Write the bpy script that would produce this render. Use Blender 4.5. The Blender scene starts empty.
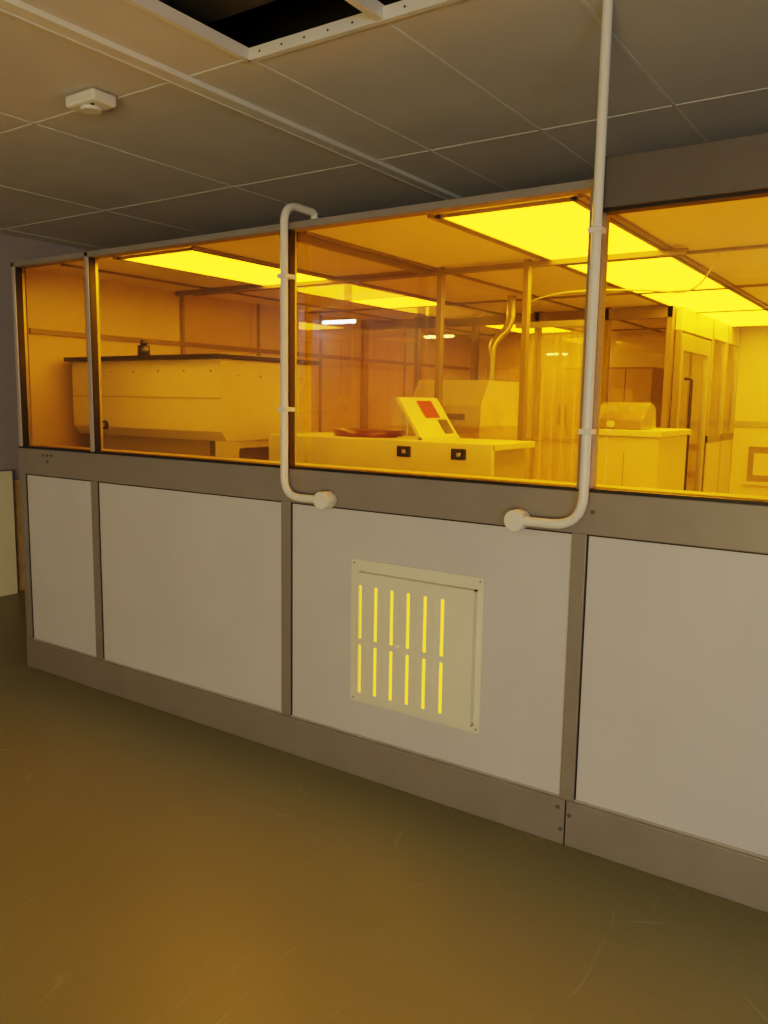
import bpy, math, random
from mathutils import Vector, Matrix
random.seed(4)
S=bpy.context.scene
S.view_settings.view_transform='Filmic'
S.view_settings.look='Medium High Contrast'

# ---------------------------------------------------------------- materials
def mat(name,col,rough=.5,metal=0,noise=.06,scale=6,bump=0,bscale=200,emis=None,estr=0,spec=.5):
    m=bpy.data.materials.new(name); m.use_nodes=True
    nt=m.node_tree; b=nt.nodes['Principled BSDF']
    b.inputs['Roughness'].default_value=rough; b.inputs['Metallic'].default_value=metal
    b.inputs['Specular IOR Level'].default_value=spec
    tc=nt.nodes.new('ShaderNodeTexCoord')
    n=nt.nodes.new('ShaderNodeTexNoise'); n.inputs['Scale'].default_value=scale; n.inputs['Detail'].default_value=5
    nt.links.new(tc.outputs['Object'],n.inputs['Vector'])
    r=nt.nodes.new('ShaderNodeMapRange'); r.inputs['From Min'].default_value=.3; r.inputs['From Max'].default_value=.7
    r.inputs['To Min'].default_value=1-noise; r.inputs['To Max'].default_value=1+noise
    nt.links.new(n.outputs['Fac'],r.inputs['Value'])
    mx=nt.nodes.new('ShaderNodeVectorMath'); mx.operation='SCALE'; mx.inputs[0].default_value=col
    nt.links.new(r.outputs['Result'],mx.inputs['Scale'])
    nt.links.new(mx.outputs[0],b.inputs['Base Color'])
    if bump:
        n2=nt.nodes.new('ShaderNodeTexNoise'); n2.inputs['Scale'].default_value=bscale; n2.inputs['Detail'].default_value=3
        nt.links.new(tc.outputs['Object'],n2.inputs['Vector'])
        bp=nt.nodes.new('ShaderNodeBump'); bp.inputs['Strength'].default_value=bump; bp.inputs['Distance'].default_value=.002
        nt.links.new(n2.outputs['Fac'],bp.inputs['Height']); nt.links.new(bp.outputs[0],b.inputs['Normal'])
    if emis:
        b.inputs['Emission Color'].default_value=(*emis,1); b.inputs['Emission Strength'].default_value=estr
    return m
def glass(name,tint,ior=1.5):
    m=bpy.data.materials.new(name); m.use_nodes=True; nt=m.node_tree
    nt.nodes.clear(); o=nt.nodes.new('ShaderNodeOutputMaterial')
    t=nt.nodes.new('ShaderNodeBsdfTransparent'); t.inputs[0].default_value=(*tint,1)
    g=nt.nodes.new('ShaderNodeBsdfGlossy'); g.inputs['Roughness'].default_value=.01; g.inputs[0].default_value=(1,.95,.85,1)
    fr=nt.nodes.new('ShaderNodeFresnel'); fr.inputs[0].default_value=ior
    mx=nt.nodes.new('ShaderNodeMixShader')
    nt.links.new(fr.outputs[0],mx.inputs[0]); nt.links.new(t.outputs[0],mx.inputs[1]); nt.links.new(g.outputs[0],mx.inputs[2])
    nt.links.new(mx.outputs[0],o.inputs[0]); return m

AMB=(1,.45,.006)
M_panel=mat('panel_grey',(.54,.54,.565),.45,noise=.03,scale=3,bump=.1)
M_frame=mat('frame_bronze_grey',(.26,.245,.23),.42,.2,noise=.05)
M_frame2=mat('header_dark_grey',(.12,.115,.11),.42,.2,noise=.05)
M_alu=mat('aluminium_edge',(.55,.53,.5),.35,.6,noise=.04)
M_gask=mat('black_gasket',(.015,.013,.012),.5)
M_white=mat('white_powdercoat',(.75,.74,.70),.4,noise=.02)
M_pipe=mat('white_conduit_plastic',(.74,.72,.65),.3,noise=.02)
M_vent=mat('vent_cream_plastic',(.72,.70,.57),.4,noise=.03)
M_tile=mat('ceiling_tile',(.64,.64,.64),.9,noise=.05,scale=2,bump=.5,bscale=350)
M_tbar=mat('ceiling_tbar',(.72,.72,.70),.5)
M_wallL=mat('wall_paint_grey',(.42,.40,.46),.8,noise=.04)
M_wall=mat('wall_paint',(.55,.54,.52),.8,noise=.04)
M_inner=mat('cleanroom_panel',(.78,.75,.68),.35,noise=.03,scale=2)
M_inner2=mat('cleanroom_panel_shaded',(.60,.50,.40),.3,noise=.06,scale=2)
M_trimin=mat('cleanroom_trim',(.24,.19,.13),.4,.2)
M_dark=mat('dark_lid',(.02,.018,.02),.35)
M_black=mat('black_plastic',(.01,.01,.01),.4)
M_cream=mat('equipment_cream',(.74,.70,.62),.4,noise=.03)
M_creamd=mat('equipment_tan',(.50,.43,.34),.45,noise=.04)
M_cup=mat('cupboard_tan',(.30,.23,.17),.35,noise=.05)
M_red=mat('dark_red_mark',(.30,.02,.015),.5)
M_basin=mat('red_brown_basin',(.16,.05,.03),.3)
M_steel=mat('steel',(.6,.58,.55),.25,.9)
M_wood=mat('plywood',(.62,.42,.18),.6,noise=.15,scale=12)
M_foam=mat('cream_board',(.97,.93,.72),.6,noise=.03)
M_void=mat('ceiling_void_dark',(.02,.02,.02),.9)
M_duct=mat('void_duct',(.12,.11,.09),.5,.5)
M_light=mat('amber_light_diffuser',(.9,.6,.1),.5,emis=AMB,estr=14)
M_slot_glow=mat('grille_slot_glow',(.9,.6,.1),.5,emis=(1,.56,.01),estr=1.5)  # emission stands in for cleanroom light showing through the vent slots
M_lum=mat('luminaire_tube',(.9,.9,.9),.5,emis=(.8,.9,1),estr=100)
M_amb=glass('amber_glass',(1,.80,.30),1.8)
M_amb2=glass('amber_inner_glass',(1,.88,.6),2.0)
M_pvc=mat('pvc_amber_strip',(.97,.82,.42),.08,noise=.0,scale=3,spec=1)
b=M_pvc.node_tree.nodes['Principled BSDF']; b.inputs['Alpha'].default_value=.30
M_bag=mat('clear_bag_film',(.9,.9,.85),.1,spec=1); M_bag.node_tree.nodes['Principled BSDF'].inputs['Alpha'].default_value=.25

# floor
M_floor=bpy.data.materials.new('vinyl_floor'); M_floor.use_nodes=True
nt=M_floor.node_tree; N=nt.nodes; L=nt.links; b=N['Principled BSDF']
tc=N.new('ShaderNodeTexCoord')
n1=N.new('ShaderNodeTexNoise'); n1.inputs['Scale'].default_value=1.1; n1.inputs['Detail'].default_value=6
n2=N.new('ShaderNodeTexNoise'); n2.inputs['Scale'].default_value=160; n2.inputs['Detail'].default_value=2
L.new(tc.outputs['Object'],n1.inputs['Vector']); L.new(tc.outputs['Object'],n2.inputs['Vector'])
cr=N.new('ShaderNodeValToRGB'); cr.color_ramp.elements[0].position=.3; cr.color_ramp.elements[0].color=(.205,.202,.105,1)
cr.color_ramp.elements[1].position=.7; cr.color_ramp.elements[1].color=(.235,.232,.12,1); L.new(n1.outputs['Fac'],cr.inputs[0])
m1=N.new('ShaderNodeMapRange'); m1.inputs['To Min'].default_value=.82; m1.inputs['To Max'].default_value=1.18; L.new(n2.outputs['Fac'],m1.inputs['Value'])
vs=N.new('ShaderNodeVectorMath'); vs.operation='SCALE'; L.new(cr.outputs[0],vs.inputs[0]); L.new(m1.outputs[0],vs.inputs['Scale'])
def scuff(rot,sc,off):
    mp=N.new('ShaderNodeMapping'); mp.inputs['Rotation'].default_value=(0,0,rot); mp.inputs['Scale'].default_value=sc; mp.inputs['Location'].default_value=off
    L.new(tc.outputs['Object'],mp.inputs['Vector'])
    n=N.new('ShaderNodeTexNoise'); n.inputs['Scale'].default_value=1.0; n.inputs['Detail'].default_value=1; L.new(mp.outputs[0],n.inputs['Vector'])
    a=N.new('ShaderNodeMath'); a.operation='SUBTRACT'; a.inputs[1].default_value=.5; L.new(n.outputs['Fac'],a.inputs[0])
    c=N.new('ShaderNodeMath'); c.operation='ABSOLUTE'; L.new(a.outputs[0],c.inputs[0])
    r=N.new('ShaderNodeMapRange'); r.inputs['From Min'].default_value=0; r.inputs['From Max'].default_value=.003; r.inputs['To Min'].default_value=1; r.inputs['To Max'].default_value=0; L.new(c.outputs[0],r.inputs['Value'])
    k=N.new('ShaderNodeTexNoise'); k.inputs['Scale'].default_value=2.3; L.new(mp.outputs[0],k.inputs['Vector'])
    kr=N.new('ShaderNodeMapRange'); kr.inputs['From Min'].default_value=.58; kr.inputs['From Max'].default_value=.68; L.new(k.outputs['Fac'],kr.inputs['Value'])
    m=N.new('ShaderNodeMath'); m.operation='MULTIPLY'; L.new(r.outputs[0],m.inputs[0]); L.new(kr.outputs[0],m.inputs[1]); return m
s1=scuff(.6,(2.4,.9,1),(0,0,0)); s2=scuff(2.0,(2.0,.8,1),(3.1,1.7,0))
ad=N.new('ShaderNodeMath'); ad.operation='MAXIMUM'; L.new(s1.outputs[0],ad.inputs[0]); L.new(s2.outputs[0],ad.inputs[1])
ml=N.new('ShaderNodeMath'); ml.operation='MULTIPLY'; ml.inputs[1].default_value=.3; L.new(ad.outputs[0],ml.inputs[0])
mxc=N.new('ShaderNodeMixRGB'); mxc.inputs[2].default_value=(.5,.47,.35,1); L.new(ml.outputs[0],mxc.inputs[0]); L.new(vs.outputs[0],mxc.inputs[1])
L.new(mxc.outputs[0],b.inputs['Base Color']); b.inputs['Roughness'].default_value=.38
bp=N.new('ShaderNodeBump'); bp.inputs['Strength'].default_value=.1; bp.inputs['Distance'].default_value=.002; L.new(n2.outputs['Fac'],bp.inputs['Height']); L.new(bp.outputs[0],b.inputs['Normal'])

# ---------------------------------------------------------------- builders
def empty(name,loc=(0,0,0)):
    e=bpy.data.objects.new(name,None); e.empty_display_size=.1; S.collection.objects.link(e); e.location=loc; return e
def mesh(name,verts,faces,m,parent=None,smooth=False,bev=0):
    me=bpy.data.meshes.new(name); me.from_pydata([tuple(v) for v in verts],[],faces); me.update()
    o=bpy.data.objects.new(name,me); S.collection.objects.link(o); me.materials.append(m)
    if smooth:
        for p in me.polygons: p.use_smooth=True
    if bev:
        md=o.modifiers.new('bev','BEVEL'); md.width=bev; md.segments=2; md.limit_method='ANGLE'
    if parent: o.parent=parent
    return o
BF=[(0,3,2,1),(4,5,6,7),(0,1,5,4),(1,2,6,5),(2,3,7,6),(3,0,4,7)]
def box(name,x0,x1,y0,y1,z0,z1,m,parent=None,bev=0):
    v=[(x0,y0,z0),(x1,y0,z0),(x1,y1,z0),(x0,y1,z0),(x0,y0,z1),(x1,y0,z1),(x1,y1,z1),(x0,y1,z1)]
    return mesh(name,v,BF,m,parent,bev=bev)
def prism(name,poly,x0,x1,m,parent=None,bev=0,axis='x'):
    n=len(poly)
    if axis=='x': v=[(x0,a,z) for a,z in poly]+[(x1,a,z) for a,z in poly]
    else: v=[(a,x0,z) for a,z in poly]+[(a,x1,z) for a,z in poly]
    fs=[tuple(range(n)),tuple(range(2*n-1,n-1,-1))]+[(i,i+n,(i+1)%n+n,(i+1)%n) for i in range(n)]
    o=mesh(name,v,fs,m,parent,bev=bev)
    import bmesh
    bm=bmesh.new(); bm.from_mesh(o.data); bmesh.ops.recalc_face_normals(bm,faces=bm.faces); bm.to_mesh(o.data); bm.free()
    return o
def cyl(name,c,axis,r,h,m,parent=None,seg=28,bev=0):
    c=Vector(c); a=Vector(axis).normalized(); q=a.to_track_quat('Z','Y')
    v=[];n=seg
    for s in(0,1):
        for i in range(n):
            t=2*math.pi*i/n; v.append(c+q@Vector((r*math.cos(t),r*math.sin(t),h*s)))
    fs=[tuple(range(n-1,-1,-1)),tuple(range(n,2*n))]+[(i,(i+1)%n,(i+1)%n+n,i+n) for i in range(n)]
    o=mesh(name,v,fs,m,parent,bev=bev)
    for p in o.data.polygons:
        if len(p.vertices)==4:p.use_smooth=True
    return o
def tube(name,pts,r,m,parent=None,fillet=.08,res=8):
    P=[Vector(p) for p in pts]; path=[P[0]]
    for i in range(1,len(P)-1):
        a=(P[i-1]-P[i]); c=(P[i+1]-P[i]); k=min(fillet,a.length*.49,c.length*.49)
        s=P[i]+a.normalized()*k; e=P[i]+c.normalized()*k
        for j in range(res+1):
            t=j/res; path.append((1-t)**2*s+2*t*(1-t)*P[i]+t*t*e)
    path.append(P[-1])
    cu=bpy.data.curves.new(name,'CURVE'); cu.dimensions='3D'; cu.bevel_depth=r; cu.bevel_resolution=5; cu.use_fill_caps=True
    sp=cu.splines.new('POLY'); sp.points.add(len(path)-1)
    for i,p in enumerate(path): sp.points[i].co=(*p,1)
    o=bpy.data.objects.new(name,cu); S.collection.objects.link(o); cu.materials.append(m)
    if parent:o.parent=parent
    return o

# ---------------------------------------------------------------- room shell
XL,XR,YB,YF,ZC=-6.2,4.0,-6.0,7.0,2.85
box('floor',XL,XR,YB,YF,-.1,0,M_floor)
box('wall_left',XL-.1,XL,YB,YF,0,3.4,M_wallL)
box('wall_right',XR,XR+.1,YB,YF,0,3.4,M_wall)
box('wall_rear',XL,XR,YB-.1,YB,0,3.4,M_wall)
box('wall_far',XL,XR,YF,YF+.1,0,3.4,M_wall)

ce=empty('ceiling',(0,0,ZC))
def cb(n,x0,x1,y0,y1,z0,z1,m): return box(n,x0,x1,y0,y1,z0-ZC,z1-ZC,m,ce)
hx0,hx1,hy0,hy1=-2.235,-1.04,-1.64,-.34
cb('tiles_left',XL,hx0,YB,YF,ZC,ZC+.03,M_tile); cb('tiles_right',hx1,XR,YB,YF,ZC,ZC+.03,M_tile)
cb('tiles_front',hx0,hx1,YB,hy0,ZC,ZC+.03,M_tile); cb('tiles_rear',hx0,hx1,hy1,YF,ZC,ZC+.03,M_tile)
ys=[-.34+1.3*k for k in range(-4,6)]
for i,y in enumerate(ys): 
    cb('cross_tee_%d'%i,XL,XR,y-.006,y+.006,ZC-.003,ZC,M_tbar)
xs=[-1.64+.6*k for k in range(1,10)]+[-1.64,-2.235,-3.594,-4.8,-6.0]
for i,x in enumerate(xs):
    cb('main_tee_%d'%i,x-.006,x+.006,YB,YF,ZC-.003,ZC,M_tbar)
for n,a in {'rim_a':(hx0-.012,hx0+.012,hy0,hy1),'rim_b':(hx1-.012,hx1+.012,hy0,hy1),'rim_c':(hx0,hx1,hy1-.012,hy1+.012),'rim_d':(hx0,hx1,hy0-.012,hy0+.012)}.items():
    cb(n,*a,ZC-.012,ZC+.03,M_tbar)
cb('mid_tee',-1.655,-1.625,hy0,hy1,ZC-.010,ZC+.035,M_tbar)
cb('void_top',hx0-.6,hx1+.6,hy0-.6,hy1+.6,ZC+.5,ZC+.52,M_void)
for n,a in {'v1':(hx0-.6,hx0-.58,hy0-.6,hy1+.6),'v2':(hx1+.58,hx1+.6,hy0-.6,hy1+.6),'v3':(hx0-.6,hx1+.6,hy0-.6,hy0-.58),'v4':(hx0-.6,hx1+.6,hy1+.58,hy1+.6)}.items():
    cb('void_'+n,*a,ZC+.03,ZC+.5,M_void)
cb('void_duct',hx0-.5,hx1+.5,-.62,-.42,ZC+.12,ZC+.30,M_duct)
for k in range(11):
    cb('angle_hole_%d'%k,hx0+.06+k*.105,hx0+.068+k*.105,hy1-.0135,hy1-.012,ZC+.006,ZC+.012,M_black)

tr=empty('trim_1',(-2.58,0,ZC)); box('trunking_body',-.035,.035,YB,YF,-.022,0,M_tbar,tr,bev=.004); box('trunking_lip',-.042,-.03,YB,YF,-.026,-.0,M_tile,tr)

sd=empty('smoke_detector',(-3.05,-.43,ZC))
box('base_box',-.095,.095,-.06,.06,-.055,-.006,M_white,sd,bev=.012)
cyl('sensor_head',(0,0,-.068),(0,0,1),.042,.016,M_white,sd,bev=.004)
cyl('lens',(0.05,-.03,-.058),(0,0,1),.008,.006,M_black,sd)

# ---------------------------------------------------------------- partition wall
pw=empty('wall_cleanroom_front')
posts=[-4.345,-3.69,-2.345,-1.0,.345,1.69,3.035]
ZS,ZK,ZG=1.155,.172,1.31
ZT=2.335
XE=3.06
for i,x in enumerate(posts):
    w=.026
    box('post_lower_%d'%i,x-w,x+w,-.012,.05,ZK,ZS,M_frame,pw,bev=.002)
    if i<3:
        box('post_upper_alu_%d'%i,x-.014,x+.012,-.014,.05,ZG,ZT,M_alu,pw,bev=.002)
        box('post_gasket_l_%d'%i,x-.022,x-.014,-.006,.03,ZG,ZT-.02,M_gask,pw); box('post_gasket_r_%d'%i,x+.012,x+.018,-.006,.03,ZG,ZT-.02,M_gask,pw)
    else:
        box('post_upper_%d'%i,x-.02,x+.03,-.012,.05,ZG,2.3,M_frame,pw,bev=.002)
for i in range(len(posts)-1):
    x0,x1=posts[i]+.026,posts[i+1]-.026
    if i==2:
        a0,a1,c0,c1=-1.90,-1.44,.40,.87
        box('panel_2a',x0,a0,.0,.045,ZK,ZS,M_panel,pw);box('panel_2b',a1,x1,.0,.045,ZK,ZS,M_panel,pw)
        box('panel_2c',a0,a1,.0,.045,ZK,c0,M_panel,pw);box('panel_2d',a0,a1,.0,.045,c1,ZS,M_panel,pw)
    else:
        box('panel_%d'%i,x0,x1,0,.045,ZK,ZS,M_panel,pw)
    box('bead_bottom_%d'%i,x0,x1,-.005,.0,ZK,ZK+.008,M_alu,pw); box('bead_l_%d'%i,x0,x0+.005,-.004,0,ZK,ZS,M_gask,pw)
    box('bead_r_%d'%i,x1-.005,x1,-.004,0,ZK,ZS,M_alu,pw); box('bead_top_%d'%i,x0,x1,-.004,0,ZS-.006,ZS,M_gask,pw)
box('mid_rail',-4.371,XE,-.014,.055,ZS,ZG-.008,M_frame,pw,bev=.003)
box('sill_gasket',-4.371,XE,-.010,.03,ZG-.008,ZG+.004,M_gask,pw)
box('inner_sill',-4.33,XE,.03,.12,ZG-.01,ZG+.008,M_creamd,pw)
box('skirting',-4.371,XE,-.016,.055,0,ZK,M_frame,pw,bev=.003)
box('skirting_seam_gap',-1.003,-.997,-.0165,-.016,0,ZK,M_gask,pw)
box('top_rail',-4.371,-.98,-.014,.055,ZT-.028,ZT,M_frame,pw,bev=.003)
box('header_high',-.972,XE,-.03,.055,2.235,2.39,M_frame2,pw,bev=.003)
box('header_end_cap',-.99,-.972,-.02,.055,2.2,2.4,M_gask,pw)
box('header_gasket',-.972,XE,-.012,.04,2.225,2.235,M_gask,pw)
for i,(x,z) in enumerate([(-.955,1.235),(-1.03,.16-.02),(-1.016,.058),(-.985,.12),(-4.13,1.27),(-4.09,1.27),(-4.05,1.27),(-4.09,1.235),(-2.36,1.235)]):
    cyl('screw_%d'%i,(x,-.0185,z),(0,1,0),.008,.006,M_frame2,pw,seg=14)
def pane(n,x0,x1,z0,z1,y=.02,m=M_amb,axis='x'):
    if axis=='x': return mesh(n,[(x0,y,z0),(x1,y,z0),(x1,y,z1),(x0,y,z1)],[(0,1,2,3)],m)
    return mesh(n,[(y,x0,z0),(y,x1,z0),(y,x1,z1),(y,x0,z1)],[(0,1,2,3)],m)
for i in range(3): pane('window_%d'%(i+1),posts[i]+.018,posts[i+1]-.02,ZG,ZT-.028)
for i in range(3,6): pane('window_%d'%(i+1),posts[i]+.03,posts[i+1]-.02,ZG,2.23)

we=empty('wall_cleanroom_end')
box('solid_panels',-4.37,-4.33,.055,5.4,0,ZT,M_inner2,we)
for i,y in enumerate([.45,1.2,1.95,2.7,4.0]): box('joint_%d'%i,-4.33,-4.318,y-.012,y+.012,0,ZT,M_trimin,we)
box('rail',-4.33,-4.315,.06,5.3,1.95,1.98,M_trimin,we)
# glazed back partition with a further bay behind it
wb=empty('wall_cleanroom_back')
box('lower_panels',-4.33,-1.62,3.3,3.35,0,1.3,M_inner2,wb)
bx=[-4.31,-3.75,-3.2,-2.65,-2.1,-1.64]
for i,x in enumerate(bx): box('post_%d'%i,x-.018,x+.018,3.28,3.35,0,ZT,M_trimin,wb)
box('rail_lower',-4.33,-1.62,3.28,3.35,1.3,1.34,M_trimin,wb); box('rail_upper',-4.33,-1.62,3.28,3.35,2.22,2.30,M_trimin,wb)
for i in range(5): pane('window_%d'%(11+i),bx[i]+.018,bx[i+1]-.018,1.34,2.22,3.32,M_amb2)
for j,x in enumerate([-3.9,-3.3,-2.7]):
    cu=empty('tall_cupboard',(x,5.1,0))
    box('carcass',0,.5,-.2,.25,0,1.95,M_cup,cu,bev=.004); box('leaf_l',.01,.245,-.22,-.2,.1,1.93,M_creamd,cu,bev=.003); box('leaf_r',.255,.49,-.22,-.2,.1,1.93,M_creamd,cu,bev=.003)
    box('pull_l',.21,.225,-.24,-.22,1.4,1.6,M_dark,cu); box('pull_r',.275,.29,-.24,-.22,1.4,1.6,M_dark,cu)
ws=empty('wall_cleanroom_side')
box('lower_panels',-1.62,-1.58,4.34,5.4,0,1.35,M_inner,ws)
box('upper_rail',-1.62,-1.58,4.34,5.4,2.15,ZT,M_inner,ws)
for i,y in enumerate([4.36,4.9,5.38]): box('post_%d'%i,-1.61,-1.575,y-.02,y+.02,0,ZT,M_alu,ws)
box('mid_rail',-1.61,-1.575,4.34,5.4,1.3,1.36,M_frame,ws)
pane('window_7',4.4,5.36,1.36,2.15,-1.6,M_amb2,'y')
wf=empty('wall_cleanroom_far')
box('solid_panels',-4.33,XE,5.4,5.45,0,ZT,M_inner,wf)
for i,x in enumerate([-1.2,-.6,.1,.8,1.5]): box('joint_%d'%i,x-.012,x+.012,5.39,5.4,0,ZT,M_trimin,wf)
box('rail',-1.57,XE,5.385,5.4,1.42,1.47,M_alu,wf)
wr=empty('wall_cleanroom_right'); box('solid_panels',XE,XE+.05,-.016,5.45,0,2.39,M_inner,wr)
box('floor_cleanroom',-4.33,XE,.055,5.4,.0,.006,M_creamd)

cc=empty('ceiling_cleanroom',(0,0,2.31))
box('ceiling_slab',-4.33,XE,.06,5.4,.0,.03,M_inner,cc)
for i,y in enumerate([1.31,2.56,3.81,5.06]): box('cross_bar_%d'%i,-4.33,XE,y-.014,y+.014,-.012,0,M_trimin,cc)
for i,x in enumerate([-4.0,-3.56,-2.98,-2.3,-1.68,-1.08,-.45,.15,.75,1.35,1.95]): box('long_bar_%d'%i,x-.012,x+.012,.06,5.4,-.012,0,M_trimin,cc)
def fixture(x0,x1,y0,y1):
    e=empty('ceiling_light_panel',(x0,y0,2.31)); 
    box('diffuser',.02,x1-x0-.02,.02,y1-y0-.02,-.010,-.002,M_light,e)
    for n,a in {'frame_a':(0,x1-x0,0,.02),'frame_b':(0,x1-x0,y1-y0-.02,y1-y0),'frame_c':(0,.02,0,y1-y0),'frame_d':(x1-x0-.02,x1-x0,0,y1-y0)}.items(): box(n,*a,-.014,-.002,M_trimin,e)
for k in range(4): fixture(-1.66,-1.10,.06+1.25*k+.01,1.29+1.25*k)
fixture(-3.55,-3.0,.07,1.29); fixture(-3.55,-3.0,2.0,2.54); fixture(-3.55,-3.0,3.85,5.0)
fixture(.17,.73,.08,1.29); fixture(.17,.73,2.58,3.79); fixture(1.37,1.93,1.33,2.54)

ip=empty('wall_glazed_inner')
yp=1.16
for i,(x,y) in enumerate([(-2.27,yp),(-1.77,yp)]): box('post_%d'%i,x-.014,x+.014,y-.02,y+.02,1.2,2.31,M_trimin,ip)
box('rail_x',-2.27,-1.0,yp-.015,yp+.015,2.275,2.30,M_trimin,ip)
box('rail_side_top',-2.345,-2.325,.06,yp,2.27,2.31,M_trimin,ip)
box('rail_side_left',-4.33,-2.3,yp-.015,yp+.015,2.28,2.31,M_trimin,ip)
box('post_mid',-3.36,-3.33,yp-.02,yp+.02,1.2,2.31,M_trimin,ip)
box('panel_low',-4.33,-1.62,yp-.02,yp+.02,0,1.2,M_inner,ip)
pane('window_8',-2.25,-1.79,1.2,2.27,yp,M_amb2); pane('window_9',-3.33,-2.29,1.2,2.27,yp,M_amb2); pane('window_10',-4.3,-3.36,1.2,2.27,yp,M_amb2)
pane('window_16',.06,yp-.02,1.475,2.27,-2.33,M_amb2,'y')

# strip curtain
sc=empty('pvc_strip_curtain',(-1.95,1.5,0))
for i in range(12):
    x=i*.032; v=[];fs=[]
    for k in range(9):
        u=k/8; yy=.022*math.sin(u*math.pi)+.014*(i%2)+random.uniform(-.003,.003)
        v+= [(x+u*.040,yy,.3),(x+u*.040,yy,2.02)]
    for k in range(8): fs.append((2*k,2*k+2,2*k+3,2*k+1))
    mesh('strip_%d'%i,v,fs,M_pvc,sc,smooth=True)
box('hanging_rail',-.03,.42,-.02,.03,2.01,2.04,M_alu,sc)

# fume-hood style machine
mc=empty('fume_hood_machine',(-3.6,.6,0))
def mb(n,x0,x1,y0,y1,z0,z1,m,bev=.004): return box(n,x0+3.6,x1+3.6,y0-.6,y1-.6,z0,z1,m,mc,bev)
prism('hood_body',[(-.32,1.43),(-.32,1.80),(.4,1.80),(.4,1.38),(-.28,1.38)],-.66,.57,M_cream,mc,bev=.004)
mb('hood_seam',-4.26,-3.03,.276,.28,1.60,1.606,M_creamd,0)
mb('lid',-4.28,-3.0,.24,1.05,1.80,1.825,M_dark)
mb('base_cabinet',-4.1,-3.2,.36,1.0,0,1.38,M_creamd)
mb('side_leg_front',-3.11,-3.04,.31,.42,0,1.38,M_cream); mb('side_leg_rear',-3.11,-3.04,.88,.98,0,1.38,M_cream); mb('side_apron',-3.10,-3.05,.42,.88,1.34,1.38,M_cream)
for i in range(6): cyl('rivet_%d'%i,(-.5+i*.2,-.326,1.74),(0,1,0),.006,.008,M_steel,mc,seg=10)
for i in range(4): cyl('side_rivet_%d'%i,(.568,-.2+i*.17,1.72),(1,0,0),.005,.006,M_steel,mc,seg=10)
cyl('port_ring',(-.36,-.315,1.44),(0,-1,0),.026,.02,M_black,mc); cyl('port_core',(-.36,-.334,1.44),(0,-1,0),.012,.006,M_steel,mc)
cyl('pump_bottle',(-.22,-.15,1.825),(0,0,1),.035,.07,M_black,mc); cyl('pump_head',(-.22,-.15,1.895),(0,0,1),.02,.03,M_black,mc)

# long bench unit with sockets
bn=empty('wet_bench',(-2.0,.5,0))
def bb(n,x0,x1,y0,y1,z0,z1,m,bev=.004): return box(n,x0+2,x1+2,y0-.5,y1-.5,z0,z1,m,bn,bev)
bb('bench_shelf_top',-2.9,-1.60,.5,.95,1.39,1.42,M_cream)
bb('fascia',-2.9,-1.60,.49,.52,1.26,1.42,M_cream)
bb('cabinet',-2.85,-1.64,.53,.93,0,1.39,M_creamd)
for i,x in enumerate([-2.09,-1.80]):
    bb('socket_%d'%i,x,x+.075,.480,.492,1.345,1.395,M_black); bb('socket_face_%d'%i,x+.03,x+.05,.478,.481,1.36,1.378,M_steel)
ba=empty('sink_basin',(-2.42,.72,1.42))
v=[];fs=[];nn=24
for r,z in [(.19,0),(.20,.035),(.185,.035),(.15,.01)]:
    for i in range(nn):
        t=2*math.pi*i/nn; v.append((r*math.cos(t),.8*r*math.sin(t),z))
for k in range(3):
    for i in range(nn): fs.append((k*nn+i,k*nn+(i+1)%nn,(k+1)*nn+(i+1)%nn,(k+1)*nn+i))
fs.append(tuple(range(3*nn,4*nn)))
mesh('bowl',v,fs,M_basin,ba,smooth=True)

# console with tilted screen panel leaning back
cn=empty('control_console',(-2.03,.6,1.42))
prism('tilted_panel',[(.0,.0),(.02,.0),(-.12,.20),(-.14,.20)],-.02,.34,M_cream,cn,axis='y')
box('support_foot',-.12,.02,-.02,.34,0,.012,M_cream,cn)
tube('strut_a',[(-.11,.05,.01),(-.11,.05,.17)],.006,M_steel,cn); tube('strut_b',[(-.11,.27,.01),(-.11,.27,.17)],.006,M_steel,cn)
def tp(y,s,off=.003): return (.02-.14*s+off*.83,y,.20*s+off*.55)
mesh('mark_red',[tp(.12,.5),tp(.26,.5),tp(.26,.92),tp(.12,.92)],[(0,1,2,3)],M_red,cn)
mesh('screen_dark',[tp(.22,.12),tp(.31,.12),tp(.31,.46),tp(.22,.46)],[(0,1,2,3)],M_dark,cn)

# camera
cam=bpy.data.cameras.new('camera'); co=bpy.data.objects.new('camera',cam); S.collection.objects.link(co)
th=math.radians(7.77); ro=math.radians(.914)
R0=Vector((.828,.561,0)).normalized(); Fh=Vector((-R0.y,R0.x,0)); Z=Vector((0,0,1))
F=math.cos(th)*Fh-math.sin(th)*Z; U0=math.sin(th)*Fh+math.cos(th)*Z
Rc=math.cos(ro)*R0+math.sin(ro)*U0; Uc=-math.sin(ro)*R0+math.cos(ro)*U0
co.matrix_world=Matrix((( Rc.x,Uc.x,-F.x,0),(Rc.y,Uc.y,-F.y,-2.7),(Rc.z,Uc.z,-F.z,1.6),(0,0,0,1)))
cam.sensor_fit='VERTICAL'; cam.sensor_height=36; cam.lens=812/1024*36; cam.clip_start=.05
S.camera=co

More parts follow.
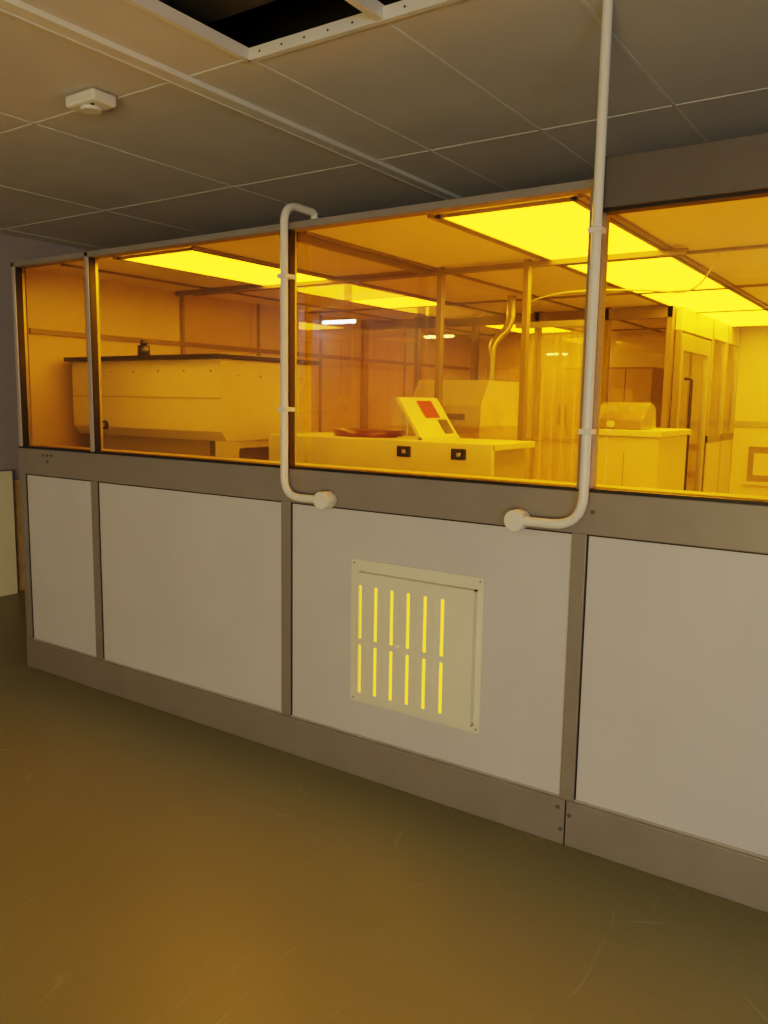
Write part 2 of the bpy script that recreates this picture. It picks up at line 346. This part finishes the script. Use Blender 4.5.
# vent
vg=empty('ventilation_grille',(-1.67,0,.635))
def vb(n,x0,x1,y0,y1,z0,z1,m,bev=0): return box(n,x0+1.67,x1+1.67,y0,y1,z0-.635,z1-.635,m,vg,bev)
for n,a in {'plate_l':(-1.985,-1.90,.33,.945),'plate_r':(-1.44,-1.365,.33,.945),'plate_b':(-1.90,-1.44,.33,.40),'plate_t':(-1.90,-1.44,.87,.945)}.items():
    vb(n,a[0],a[1],-.006,0,a[2],a[3],M_vent)
ix0,ix1,iz0,iz1=-1.93,-1.39,.362,.898; yo0,yo1=-.036,-.030
slots=[-1.918+.0785*k for k in range(6)]
sw=.015
edges=[ix0]+[v for s in slots for v in (s-sw/2,s+sw/2)]+[ix1]
for k in range(0,len(edges),2): vb('face_bar_%d'%(k//2),edges[k],edges[k+1],yo0,yo1,iz0,iz1,M_vent)
for k,s in enumerate(slots):
    vb('face_top_%d'%k,s-sw/2,s+sw/2,yo0,yo1,.845,iz1,M_vent); vb('face_mid_%d'%k,s-sw/2,s+sw/2,yo0,yo1,.592,.618,M_vent); vb('face_bot_%d'%k,s-sw/2,s+sw/2,yo0,yo1,iz0,.385,M_vent)
for n,a in {'rim_l':(ix0,ix0+.003,iz0,iz1),'rim_r':(ix1-.006,ix1,iz0,iz1),'rim_b':(ix0,ix1,iz0,iz0+.006),'rim_t':(ix0,ix1,iz1-.006,iz1)}.items():
    vb(n,a[0],a[1],yo1,-.006,a[2],a[3],M_vent)
for k in range(5):
    vb('rib_%d'%k,slots[k]+.037,slots[k]+.041,yo0-.003,yo0,.39,.84,M_vent)
vb('slot_glow_sheet',ix0+.004,ix1-.008,-.022,-.018,iz0+.01,iz1-.01,M_slot_glow)  # added glowing sheet that makes the slots look lit from inside
vb('centre_knob',-1.735,-1.715,-.042,-.036,.618,.628,M_foam)
for k,(x,z) in enumerate([(-1.97,.93),(-1.38,.93),(-1.97,.345),(-1.38,.345)]): cyl('screw_%d'%k,(x+1.67,-.009,z-.635),(0,1,0),.004,.004,M_frame,vg,seg=12)

# conduits
pl=empty('conduit_pipe',(-2.31,-.06,0))
tube('tube',[(.23,0,1.187),(0,0,1.187),(0,0,2.40),(.0,.2,2.40),(.0,.2,2.345)],.0165,M_pipe,pl,.085)
cyl('flange',(.215,.046,1.187),(0,-1,0),.037,.07,M_pipe,pl,bev=.004)
for i,z in enumerate([1.55,2.1]): box('clip_%d'%i,-.024,.024,-.02,.044,z,z+.018,M_pipe,pl,bev=.003)
pr=empty('conduit_pipe',(-.974,-.06,0))
tube('tube',[(-.25,0,1.187),(0,0,1.187),(0,0,2.85)],.0165,M_pipe,pr,.11)
cyl('flange',(-.245,.046,1.187),(0,-1,0),.038,.07,M_pipe,pr,bev=.004)
for i,z in enumerate([1.5,2.15]): box('clip_%d'%i,-.024,.024,-.02,.028,z,z+.018,M_pipe,pr,bev=.003)

# boards at far left wall
bd=empty('leaning_board',(-6.15,.95,0))
prism('board_cream',[(-.6,0),(.04,0),(.04,1.0),(-.6,1.0)],0.03,.05,M_foam,bd,axis='x')
prism('board_ply',[(-.2,0),(.16,0),(.16,.92),(-.2,.92)],-.03,-.01,M_wood,bd,axis='x')

# far equipment
ct=empty('storage_cabinet',(-1.68,2.9,0))
box('body',-.22,.22,-.35,.35,0,1.40,M_cream,ct,bev=.01); box('worktop',-.24,.24,-.37,.37,1.40,1.44,M_inner,ct,bev=.004)
box('door_gap',-.002,.002,-.353,-.35,.1,1.3,M_frame,ct)
mi=empty('bagged_instrument',(-1.75,2.75,1.44))
prism('body',[(-.12,0),(-.13,.06),(-.05,.11),(.10,.12),(.14,0)],-.14,.15,M_basin,mi,bev=.01)
prism('bag',[(-.14,0.002),(-.15,.07),(-.08,.15),(.02,.18),(.12,.15),(.16,0.002)],-.16,.17,M_bag,mi,bev=.015)
mesh('round_mark',[(-.05+.03*math.cos(t*math.pi/8),-.1345,.035+.022*math.sin(t*math.pi/8)) for t in range(16)],[tuple(range(16))],M_cream,mi)
ph=empty('process_hood',(-2.6,2.1,0))
prism('hood',[(-.3,1.45),(-.3,1.58),(-.2,1.74),(.3,1.74),(.3,1.45)],-.26,.26,M_cream,ph,bev=.006)
box('hood_base',-.28,.28,-.35,.3,0,1.45,M_creamd,ph,bev=.004); box('vent_slot',-.15,.15,-.315,-.30,1.49,1.53,M_trimin,ph)
tube('exhaust_hose',[(.12,.1,1.74),(.12,.1,2.0),(.2,.2,2.1),(.2,.2,2.30)],.03,M_steel,ph,.08)
dr=empty('door_1',(-1.6,3.85,0))
box('leaf_stile_a',-.02,.02,-.44,-.38,0.01,2.12,M_alu,dr);box('leaf_stile_b',-.02,.02,.38,.46,0.01,2.12,M_alu,dr)
box('leaf_top',-.02,.02,-.38,.38,2.0,2.12,M_alu,dr);box('leaf_bottom',-.02,.02,-.38,.38,0.01,.25,M_alu,dr)
box('frame_header',-.02,.02,-.48,.48,2.14,2.30,M_inner,dr); box('frame_jamb',-.015,.02,-.48,-.445,0.007,2.14,M_trimin,dr)
mesh('leaf_glass',[(0,-.38,.25),(0,.38,.25),(0,.38,2.0),(0,-.38,2.0)],[(0,1,2,3)],M_amb2,dr)
tube('pull_handle',[(.02,-.30,.9),(.07,-.30,.9),(.07,-.30,1.8),(.02,-.30,1.8)],.012,M_dark,dr,.02)
gr=empty('framed_notice',(-1.3,5.38,1.08))
for n,a in {'frame_l':(-.16,-.13,-.19,.19),'frame_r':(.13,.16,-.19,.19),'frame_t':(-.13,.13,.16,.19),'frame_b':(-.13,.13,-.19,-.16)}.items(): box(n,a[0],a[1],-.015,.01,a[2],a[3],M_cream,gr)
box('sheet',-.13,.13,-.005,.005,-.16,.16,M_cup,gr); box('inner_sheet',-.08,.08,-.008,-.005,-.10,.10,M_cream,gr)
hc=empty('hanging_cable',(-1.5,1.35,2.0))
tube('cable',[(-.35,0,.13),(-.2,0,.165),(0,0,.17),(.25,0,.155),(.5,0,.12),(.6,0,.30)],.004,M_cream,hc,.1)

lu=empty('linear_pendant_light',(-5.85,-4.9,2.5))
box('housing',-.25,.25,-.03,.03,.02,.06,M_white,lu,bev=.004); cyl('tube',(-.23,0,0),(1,0,0),.018,.46,M_lum,lu)
for i in (-.2,.2): cyl('wire_%d'%int(i*100),(i,0,.06),(0,0,1),.003,.29,M_black,lu,seg=8)

# ---------------------------------------------------------------- lights
def area(n,loc,target,sx,sy,e,c):
    l=bpy.data.lights.new(n,'AREA'); l.shape='RECTANGLE'; l.size=sx;l.size_y=sy;l.energy=e;l.color=c
    o=bpy.data.objects.new(n,l); S.collection.objects.link(o); o.location=loc
    o.rotation_euler=(Vector(target)-Vector(loc)).to_track_quat('-Z','Y').to_euler(); return o
area('daylight_window_light',(.3,-5.9,1.3),(-2.8,0,1.2),2.4,1.4,34,(.80,.88,1))
area('cool_ceiling_fill',(2.9,-5.5,1.2),(-.4,1.0,2.85),1.4,.8,55,(.58,.77,1))  # added fill lamp, cools the right side of the ceiling
area('amber_ceiling_fill',(.2,-5.6,.8),(-4.4,-2.2,2.85),1.6,.8,110,(1,.60,.09))  # added lamp behind the camera, warms the ceiling at upper left
area('amber_floor_fill',(.8,-4.6,2.75),(-1.4,-3.0,0),1.4,.8,14,(1,.62,.03))  # added fill out of view, tints the foreground floor amber
w=bpy.data.worlds.new('world'); S.world=w; w.use_nodes=True; w.node_tree.nodes['Background'].inputs[0].default_value=(.5,.55,.7,1); w.node_tree.nodes['Background'].inputs[1].default_value=.05
